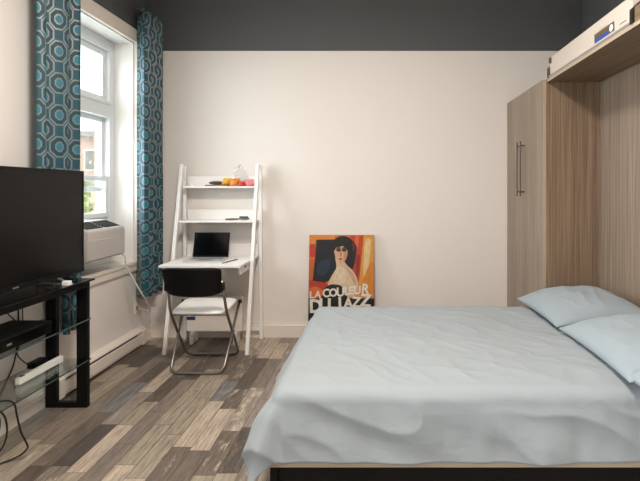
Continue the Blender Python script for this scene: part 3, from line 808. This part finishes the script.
# ------------------------------------------------------------------ painting leaning on the back wall
pt = bpy.data.objects.new('painting', None); COL.objects.link(pt)
tag(pt, 'canvas poster of a dark haired woman on orange leaning against the back wall', 'painting')
PW_, PH_ = 0.590, 0.945
pt.location = (-0.617, 4.215, 0.0)
pt.rotation_euler = (-math.radians(6.0), 0, 0)
build('canvas', MB().box(0, PW_, 0, 0.028, 0, PH_, 0.002), simple('canvas_edge', '8A5A34', 0.7), pt)
PM = {}
def pm(c):
    if c not in PM: PM[c] = len(PM)
    return PM[c]
pic = MB(); layer = [0]
def P8(x, y): return ((x-72)/(591-72)*PW_, PH_-(y-78)/8.0*(4.29/473.0))     # picture grid
def poly(c, pts, sm=0):
    layer[0] += 1
    if sm:
        Q = []; n = len(pts)
        for i in range(n):
            a, b, pa, pb = Vector(pts[i]), Vector(pts[(i+1) % n]), Vector(pts[i-1]), Vector(pts[(i+2) % n])
            for k in range(sm):
                t = k/sm; Q.append(0.5*((2*a)+(b-pa)*t+(2*pa-5*a+4*b-pb)*t*t+(3*a-pa-3*b+pb)*t**3))
        pts = [(q.x, q.y) for q in Q]
    y = -0.0006-0.00012*layer[0]
    vs = []
    for p in pts:
        X, Z = P8(*p); vs.append(pic.bm.verts.new((min(max(X, 0.001), PW_-0.001), y, min(max(Z, 0.001), PH_-0.001))))
    f = pic.bm.faces.new(vs); f.material_index = pm(c)
BOT = 920
poly('D8742E', [(72, 78), (591, 78), (591, BOT), (72, BOT)])
poly('C8602A', [(72, 300), (112, 280), (120, 430), (72, 470)], 3)
poly('C23A22', [(76, 160), (118, 150), (124, 240), (98, 255), (78, 240)], 3)
poly('E28A3A', [(72, 82), (280, 80), (270, 112), (130, 116), (118, 150), (72, 150)])
poly('B83A20', [(74, 440), (200, 450), (230, 520), (210, 580), (74, 580)], 3)
poly('D96A2C', [(80, 500), (150, 490), (190, 540), (150, 575), (80, 570)], 3)
poly('15181F', [(128, 116), (310, 114), (300, 240), (290, 350), (250, 430), (205, 455), (104, 440), (116, 300), (126, 200)])
poly('1F3145', [(150, 300), (240, 270), (230, 350), (190, 400), (140, 390)], 3)
poly('C4421E', [(400, 82), (508, 82), (492, 260), (474, 430), (440, 560), (410, 300)])
poly('E0662A', [(440, 90), (470, 90), (455, 200), (430, 230)], 3)
poly('8E2A1A', [(450, 260), (478, 240), (470, 380), (450, 400)], 3)
poly('E09A3A', [(508, 82), (591, 82), (591, 580), (430, 580), (474, 430), (492, 260)])
poly('E6C48C', [(520, 130), (566, 120), (556, 260), (540, 360), (512, 420), (506, 330)], 3)
poly('D88428', [(545, 330), (588, 300), (588, 560), (480, 560), (500, 450)], 3)
poly('1A1613', [(385, 95), (440, 150), (452, 200), (430, 330), (400, 350), (370, 310), (380, 150)], 3)
poly('5A2418', [(418, 120), (440, 150), (434, 210), (416, 190)], 2)
poly('DDBFA0', [(284, 240), (292, 330), (268, 380), (236, 440), (224, 500), (250, 560), (420, 570), (462, 510), (458, 430), (420, 360), (372, 315), (362, 270)], 3)
poly('C9A585', [(360, 300), (372, 330), (420, 380), (446, 440), (440, 500), (415, 420), (370, 350)], 3)
poly('E6CDAF', [(300, 330), (350, 345), (370, 420), (330, 470), (270, 450), (280, 390)], 3)
poly('14110F', [(262, 200), (264, 140), (290, 100), (340, 86), (390, 100), (416, 160), (416, 240), (398, 318), (366, 306), (330, 260), (290, 240)], 3)
poly('DDB08C', [(272, 190), (292, 152), (330, 146), (366, 172), (380, 212), (372, 262), (346, 302), (324, 306), (296, 280), (278, 236)], 3)
poly('C6906C', [(352, 170), (378, 205), (372, 262), (346, 300), (350, 250), (356, 210)], 3)
poly('14110F', [(270, 175), (300, 130), (345, 140), (385, 190), (372, 196), (345, 168), (320, 172), (290, 178), (276, 205)], 3)
for ex in (306, 350):
    poly('5A4230', [(ex-18, 196), (ex, 180), (ex+20, 192), (ex+14, 210), (ex-10, 210)], 3)
    poly('1A1410', [(ex-11, 197), (ex+2, 190), (ex+13, 198), (ex+2, 206)], 3)
    poly('2A1C14', [(ex-20, 184), (ex, 172), (ex+22, 180), (ex+20, 185), (ex, 179), (ex-18, 189)])
poly('B07C58', [(326, 200), (334, 240), (324, 250), (316, 246)], 2)
poly('A8402E', [(308, 268), (324, 262), (340, 268), (324, 278)], 3)
poly('12100F', [(200, 500), (250, 470), (330, 480), (352, 530), (390, 590), (340, 640), (160, 640), (180, 560)], 3)
poly('100E0D', [(72, 578), (591, 578), (591, BOT), (72, BOT)])
# lettering
def glyph(ch, cx, cy, h, rot=0.0, squeeze=1.0, col='EFE6D8', bold=0.035):
    cu = bpy.data.curves.new('letter', 'FONT'); cu.body = ch; cu.align_x = 'CENTER'; cu.size = 1.0; cu.offset = bold; cu.resolution_u = 3
    ob = bpy.data.objects.new('letter', cu); COL.objects.link(ob)
    dg = bpy.context.evaluated_depsgraph_get(); dg.update()
    me = bpy.data.meshes.new_from_object(ob.evaluated_get(dg))
    layer[0] += 1
    X, Z = P8(cx, cy); hh = h/8.0*(4.29/473.0)/0.70
    nv = [pic.bm.verts.new((X + (v.co.x*squeeze*math.cos(rot) + (v.co.y-0.35)*math.sin(rot))*hh, -0.0006-0.00012*layer[0],
                            Z + (-v.co.x*squeeze*math.sin(rot) + (v.co.y-0.35)*math.cos(rot))*hh)) for v in me.vertices]
    for p in me.polygons:
        try: f = pic.bm.faces.new([nv[i] for i in p.vertices]); f.material_index = pm(col)
        except ValueError: pass
    bpy.data.objects.remove(ob); bpy.data.curves.remove(cu); bpy.data.meshes.remove(me)
Y0 = 440   # second zoom starts at v=280 -> grid y = 440 + ...
for ch, x, y, h, r in (('L', 98, 110, 52, 0.0), ('A', 147, 106, 52, 0.08), ('C', 212, 96, 62, -0.1), ('O', 268, 92, 60, 0.0), ('U', 325, 88, 66, 0.0),
                       ('L', 375, 80, 60, 0.0), ('E', 410, 76, 60, 0.0), ('U', 458, 72, 62, 0.05), ('R', 522, 62, 72, 0.12)):
    glyph(ch, x, Y0+y, h, r, 0.95)
for ch, x, y, h, r in (('D', 130, 196, 100, -0.03), ('U', 205, 190, 100, 0.0), ('J', 322, 176, 92, -0.05), ('A', 388, 172, 76, 0.0), ('Z', 452, 166, 76, 0.10), ('Z', 526, 152, 92, 0.10)):
    glyph(ch, x, Y0+y, h, r, 0.95)
me_cols = list(PM.keys())
build('picture', pic, [simple('paint_'+c, c, 0.55, vary=0.42, vscale=26) for c in me_cols], pt)

# ------------------------------------------------------------------ wardrobe and wall-bed cabinet
WX0, WX1 = 1.194, XR-0.005
WY0, WY1 = 3.402, YB-0.002
WT = 2.145
wd = thing('wardrobe', 'tall pale oak wardrobe with two doors in the back right corner', 'wardrobe', (1.55, 3.87, 0))
bod = MB().box(WX0+0.022, WX1, WY0, WY0+0.02, 0, WT).box(WX0+0.022, WX1, WY1-0.02, WY1, 0, WT)
bod.box(WX0+0.022, WX1, WY0+0.02, WY1-0.02, WT-0.02, WT).box(WX0+0.022, WX1, WY0+0.02, WY1-0.02, 0.0, 0.08).box(WX1-0.01, WX1, WY0+0.02, WY1-0.02, 0.08, WT-0.02)
build('carcass', bod, M['oakside'], wd)
build('edge_strip', MB().box(WX0+0.0205, WX0+0.022, WY0, WY0+0.02, 0, WT), M['oakedge'], wd)
ymid = (WY0+WY1)/2
for a, b, hy in ((WY0+0.003, ymid-0.0015, ymid-0.045), (ymid+0.0015, WY1-0.003, ymid+0.045)):
    d = build('door', MB().box(WX0, WX0+0.020, a, b, 0.082, WT-0.001, 0.001), M['oak'], wd)
    if a < ymid-0.1: build('edge_strip', MB().box(WX0+0.0005, WX0+0.0195, WY0+0.0012, WY0+0.003, 0.082, WT-0.001), M['oakedge'], d)
    h = MB().cyl((WX0-0.035, hy, 1.30), (WX0-0.035, hy, 1.745), 0.006, 12)
    for z in (1.335, 1.71): h.cyl((WX0-0.035, hy, z), (WX0+0.001, hy, z), 0.005, 10)
    build('handle', h, M['bronze'], d, True)

NX = 1.604; CY0 = 1.70
cb = thing('bed_surround', 'open pale oak bed surround with overhead shelf behind the pillows', 'bed cabinet', (1.5, 2.55, 0))
build('back_panel', MB().box(NX, NX+0.02, CY0+0.02, WY0-0.002, 0, 2.125), M['oak'], cb)
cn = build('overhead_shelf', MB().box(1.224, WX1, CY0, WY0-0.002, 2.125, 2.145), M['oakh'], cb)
build('edge_strip', MB().box(1.2225, 1.224, CY0, WY0-0.002, 2.125, 2.145), M['oakedge'], cn)
build('side_panel', MB().box(1.222, WX1, CY0, CY0+0.02, 0, 2.125), M['oakside'], cb)

lc = thing('long_case', 'long white case with a blue sticker lying on the overhead oak shelf', 'case', (1.32, 2.8, 2.145))
cy0_, cy1_ = 2.275, 3.365
build('body', MB().prism([(1.232, 2.166), (1.40, 2.166), (1.40, 2.302), (1.245, 2.302), (1.228, 2.285)], 'y', cy0_, cy1_, 0.002), M['casewhite'], lc)
build('bottom_rail', MB().prism([(1.222, 2.1455), (1.38, 2.1455), (1.38, 2.1655), (1.226, 2.1655), (1.218, 2.158)], 'y', cy0_-0.02, cy1_+0.012), M['alu'], lc)
for a, b in ((cy0_-0.022, cy0_-0.0005), (cy1_+0.0005, cy1_+0.012)):
    build('end_bracket', MB().prism([(1.214, 2.1455), (1.38, 2.1455), (1.38, 2.25), (1.25, 2.25), (1.214, 2.215)], 'y', a, b), M['bronze'], lc)
build('clip', MB().box(1.216, 1.2305, cy1_-0.035, cy1_-0.012, 2.245, 2.285, 0.002), M['bronze'], lc)
def face_x(z): return 1.232 - 0.004*(z-2.166)/0.119
stk = build('sticker', MB().prism([(face_x(2.177)-0.0008, 2.177), (face_x(2.227)-0.0008, 2.227), (face_x(2.227)+0.0005, 2.227), (face_x(2.177)+0.0005, 2.177)], 'y', 2.452, 2.677), M['greyslot'], lc)
def stick(z0, z1, ya, yb, mat, nm, e=0.0013):
    build(nm, MB().prism([(face_x(z0)-e, z0), (face_x(z1)-e, z1), (face_x(z1)-e+0.0005, z1), (face_x(z0)-e+0.0005, z0)], 'y', ya, yb), mat, stk)
stick(2.179, 2.199, 2.515, 2.670, M['blue'], 'blue_print')
stick(2.203, 2.222, 2.515, 2.655, M['brown'], 'brown_print')
ov = MB().blob((1.2290, 2.483, 2.201), (0.0022, 0.020, 0.019), 2)
build('white_dot', ov, M['whiteplastic'], stk, True)
stick(2.232, 2.236, 2.52, 2.62, M['acplastic'], 'printed_line')
build('printed_mark', MB().prism([(1.2305, 2.187), (1.2300, 2.191), (1.2310, 2.191), (1.2315, 2.187)], 'y', 2.335, 2.40), M['greyslot'], lc)
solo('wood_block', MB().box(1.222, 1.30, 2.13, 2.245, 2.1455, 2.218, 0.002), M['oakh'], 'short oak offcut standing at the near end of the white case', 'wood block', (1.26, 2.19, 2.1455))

# ------------------------------------------------------------------ bed
BX0, BX1, BY0, BY1 = -0.415, 1.60, 1.872, 3.245
ZT = 0.560
bd = thing('fold_down_bed', 'lowered fold down bed with pale wood platform and black steel legs', 'bed', (0.6, 2.55, 0))
build('platform', MB().box(BX0-0.01, BX1-0.005, BY0-0.012, BY1-0.01, 0.258, 0.280, 0.002), M['oakedge'], bd)
build('mattress', MB().box(BX0+0.035, BX1-0.01, BY0+0.03, BY1-0.03, 0.281, 0.535, 0.04, 3), M['whiteplastic'], bd)
for y in (BY0+0.004, BY1-0.05):
    build('leg', MB().box(-0.425, -0.395, y, y+0.03, 0.0, 0.285, 0.003), M['black'], bd)
build('foot_bar', MB().box(-0.425, -0.395, BY0+0.034, BY1-0.05, 0.0, 0.03, 0.003), M['black'], bd)
for y in (BY0+0.02, BY1-0.08):
    build('rail_shade_strip', MB().box(BX0, BX1-0.03, y, y+0.03, 0.165, 0.257, 0.002), M['black'], bd)  # black rail made deeper to stand in for the shade below the bed

RC = 0.055
def drop(r, sl=0.13, bulge=0.0):
    """arc length over the edge -> (outward, downward)"""
    q = RC*PI/2
    if r <= 0: return (r, 0.0)
    if r < q: return (RC*math.sin(r/RC), RC*(1-math.cos(r/RC)))
    t = r-q
    return (RC + t*sl + bulge*(1-math.exp(-t/0.085)), RC + t*0.98)
FH, SH = 0.262, 0.260         # hang lengths at foot and side
LX, LY = BX1-BX0, BY1-BY0
def duvet_fn(u, v):
    a = -FH + u*(LX-0.02+FH)             # along X; negative beyond the foot edge
    b = -SH + v*(LY+2*SH)                # along Y
    ia, ib = RC*0.9, RC*0.9              # the drape starts inside the mattress edge
    ea = ia - a; eb = ib - b; ec = b - (LY-ib)
    x = BX0 + a; y = BY0 + b; z = ZT
    e2 = eb if eb > 0 else (ec if ec > 0 else 0.0)
    sgn = -1 if eb > 0 else 1
    ca = BX0+ia; cyy = (BY0+ib) if sgn < 0 else (BY0+LY-ib)
    foot_k = 1.0
    def rip_foot(yy): return 0.010*math.sin(yy*13+1.0) + 0.006*math.sin(yy*29+2)
    def rip_side(xx): return 0.008*math.sin(xx*11+0.6) + 0.005*math.sin(xx*23-1.0)
    far = 0.7 if sgn > 0 else 1.0
    if ea > 0 or e2 > 0:
        pa, pb = max(ea, 0.0), max(e2, 0.0)
        r = math.hypot(pa, pb); th = math.atan2(pb, pa)
        wc, ws = math.cos(th)**2, math.sin(th)**2
        s2 = math.sin(2*th)
        o, dn = drop(r*(1-0.12*s2), 0.05*wc + 0.12*ws, 0.088*wc)
        o *= 1 + 0.30*s2*s2*min(1, r/0.3)
        k = min(1, max(0, (r-0.06)/0.2))
        yb = y if e2 <= 0 else cyy
        xb = x if ea <= 0 else ca
        o += k*(wc*rip_foot(yb) + ws*rip_side(xb) + 0.008*s2*s2*math.sin(th*8+0.5))
        o *= wc + ws*far
        if ea > 0: x = ca - o*math.cos(th)
        if e2 > 0: y = cyy + sgn*o*math.sin(th)
        z = ZT - dn
    p = Vector((x, y, z))
    q = Vector((a, b, 0.0))
    # slack and creases
    w = 0.010*noise.noise(Vector((a*2.2, b*2.6, 1.0))) + 0.006*noise.noise(Vector((a*5.5+b*3.0, b*6.0-a*2.0, 4.0)))
    rg = 1-abs(noise.noise(Vector((a*3.4+b*3.2, (b-a)*1.3, 9.0))))
    w += 0.006*(rg**6)
    rg2 = 1-abs(noise.noise(Vector((a*8+b*2.0, b*9.0+a*3, 2.0))))
    w += 0.0045*(rg2**5)
    fade = min(1.0, (1-u)*12)
    top = (ea <= 0 and e2 <= 0)
    if top:
        edge = min(1.0, min(-ea, -eb, -ec)/0.12)
        p.z += w*(0.35+0.65*edge)*fade + 0.008*edge
    else:
        hang = min(1, r/0.12)
        p.z += w*0.35*(1-hang)
        # long shallow pull folds on the hanging cloth
        al = a*ws + b*wc
        dq = r - 0.42*al
        f = 0.012*noise.noise(Vector((dq*8.0, al*0.9, 7.0))) + 0.010*(1-abs(noise.noise(Vector((dq*6.0+3, al*1.6+r*2, 11.0)))))**4 + 0.004*noise.noise(Vector((al*16, r*5, 3.0)))
        p.y += sgn*f*hang*0.9*math.sin(th)
        p.x -= f*hang*0.9*math.cos(th)
    return p
mb = MB().grid(duvet_fn, 230, 210)
dv = build('duvet', mb, M['duvet'], None, 'all')
tag(dv, 'pale blue grey duvet spread over the bed and hanging down its sides', 'duvet')
md = dv.modifiers.new('thickness', 'SOLIDIFY'); md.thickness = 0.010; md.offset = -1

# ------------------------------------------------------------------ pillows
def pillow(cx, cy, wx, wy, h, z, tilt, label, seed, rz, openend):
    t = thing('pillow', label, 'pillow', (cx, cy, z), 'pillows')
    ROT = Matrix.Rotation(rz, 3, 'Z') @ Matrix.Rotation(tilt, 3, 'Y')
    def fn_(top):
        def fn(u, v):
            a, b = u*2-1, v*2-1
            # sides pulled in between the pointed corners
            x = a*wx/2*(1-0.055*(1-b*b)*1.0*abs(a)**2 + 0.0)
            y = b*wy/2*(1-0.05*(1-a*a)*abs(b)**2)
            pr = max(0, (1-abs(a)**2.4))**0.62*max(0, (1-abs(b)**2.6))**0.62
            n_ = noise.noise(Vector((a*1.6+seed, b*1.9, 0.3)))*0.012 + (1-abs(noise.noise(Vector((a*2.5+b*2+seed*2, b*3.0-a, 5.0)))))**5*0.006
            zz = (h*0.74*pr + n_*pr) if top else -h*0.26*pr
            p = ROT @ Vector((x, y, zz)); return (cx+p.x, cy+p.y, z+h*0.26+p.z)
        return fn
    mb = MB().grid(fn_(True), 60, 70); mb.grid(fn_(False), 60, 70)
    bmesh.ops.remove_doubles(mb.bm, verts=mb.bm.verts[:], dist=0.0005)
    build('case', mb, M['pillow'], t, 'all')
    if openend:      # open hem of the pillowcase at the near end
        def hem(u, v):
            a = u*2*PI
            x = math.cos(a)*wx*0.42; zz = math.sin(a)*h*0.27*(1 if math.sin(a) > 0 else 0.6)
            p = ROT @ Vector((x-0.02, -wy/2-0.03+v*0.075, zz+0.012*math.sin(3*a)))
            return (cx+p.x, cy+p.y, z+h*0.26+p.z)
        hm = build('open_hem', MB().grid(hem, 40, 6), M['pillow'], t, 'all')
        md = hm.modifiers.new('thickness', 'SOLIDIFY'); md.thickness = 0.006
pillow(1.255, 2.925, 0.58, 0.68, 0.148, ZT+0.022, -0.06, 'pale blue pillow on the far side of the bed, next to the wardrobe', 1, 0.03, False)
pillow(1.262, 2.195, 0.57, 0.73, 0.150, ZT+0.022, -0.06, 'pale blue pillow on the near side of the bed, cut by the photo edge', 5, 0.0, True)

# ------------------------------------------------------------------ lights
def area(name, loc, rot, sx, sy, power, col, shape='RECTANGLE'):
    l = bpy.data.lights.new(name, 'AREA'); l.shape = shape; l.size = sx; l.size_y = sy; l.energy = power; l.color = col
    o = bpy.data.objects.new(name, l); COL.objects.link(o); o.location = loc; o.rotation_euler = rot
    return o
cl = thing('ceiling_light', 'round white ceiling light above the bed, outside the photo', 'ceiling light', (-0.35, 1.5, ZC-0.09))
build('base', MB().cyl((-0.35, 1.5, ZC-0.04), (-0.35, 1.5, ZC-0.001), 0.17, 32), M['white'], cl, True)
em = bpy.data.materials.new('lamp_diffuser'); em.use_nodes = True
em.node_tree.nodes['Principled BSDF'].inputs['Emission Color'].default_value = (1, 0.86, 0.70, 1)
em.node_tree.nodes['Principled BSDF'].inputs['Emission Strength'].default_value = 3.0
build('diffuser', MB().tube([(-0.35, 1.5, ZC-0.04), (-0.35, 1.5, ZC-0.07), (-0.35, 1.5, ZC-0.085)], [0.16, 0.15, 0.09], 32), em, cl, True)
area('lamp', (-0.35, 1.5, ZC-0.10), (0, 0, 0), 0.6, 0.6, 82, (1.0, 0.92, 0.84), 'DISK')
area('daylight_window', (-2.60, 3.52, 1.75), (0, -PI/2, 0), 1.9, 1.05, 58, (0.86, 0.94, 1.0))
area('added_fill_near', (-2.60, -0.33, 1.75), (0, -PI/2, 0), 1.9, 1.25, 195, (0.88, 0.94, 1.0))  # fill light outside the added, unseen window

w = bpy.data.worlds.new('World'); S.world = w; w.use_nodes = True
bg = w.node_tree.nodes['Background']
bg.inputs[0].default_value = (0.88, 0.94, 1.0, 1); bg.inputs[1].default_value = 3.5

# ------------------------------------------------------------------ camera
cam = bpy.data.cameras.new('Camera'); co = bpy.data.objects.new('Camera', cam); COL.objects.link(co)
co.location = (0, 0, 1.35); co.rotation_euler = (PI/2, 0, 0)
cam.sensor_fit = 'HORIZONTAL'; cam.sensor_width = 36; cam.lens = 473*36/640
cam.shift_x = -57/640; cam.shift_y = -50.5/640
cam.clip_start = 0.05
S.camera = co
for o in bpy.data.objects:
    if '_o' in o: del o['_o']
S.view_settings.view_transform = 'Standard'; S.view_settings.look = 'None'
S.view_settings.exposure = 0.36; S.view_settings.gamma = 1.0; S.view_settings.use_curve_mapping = False
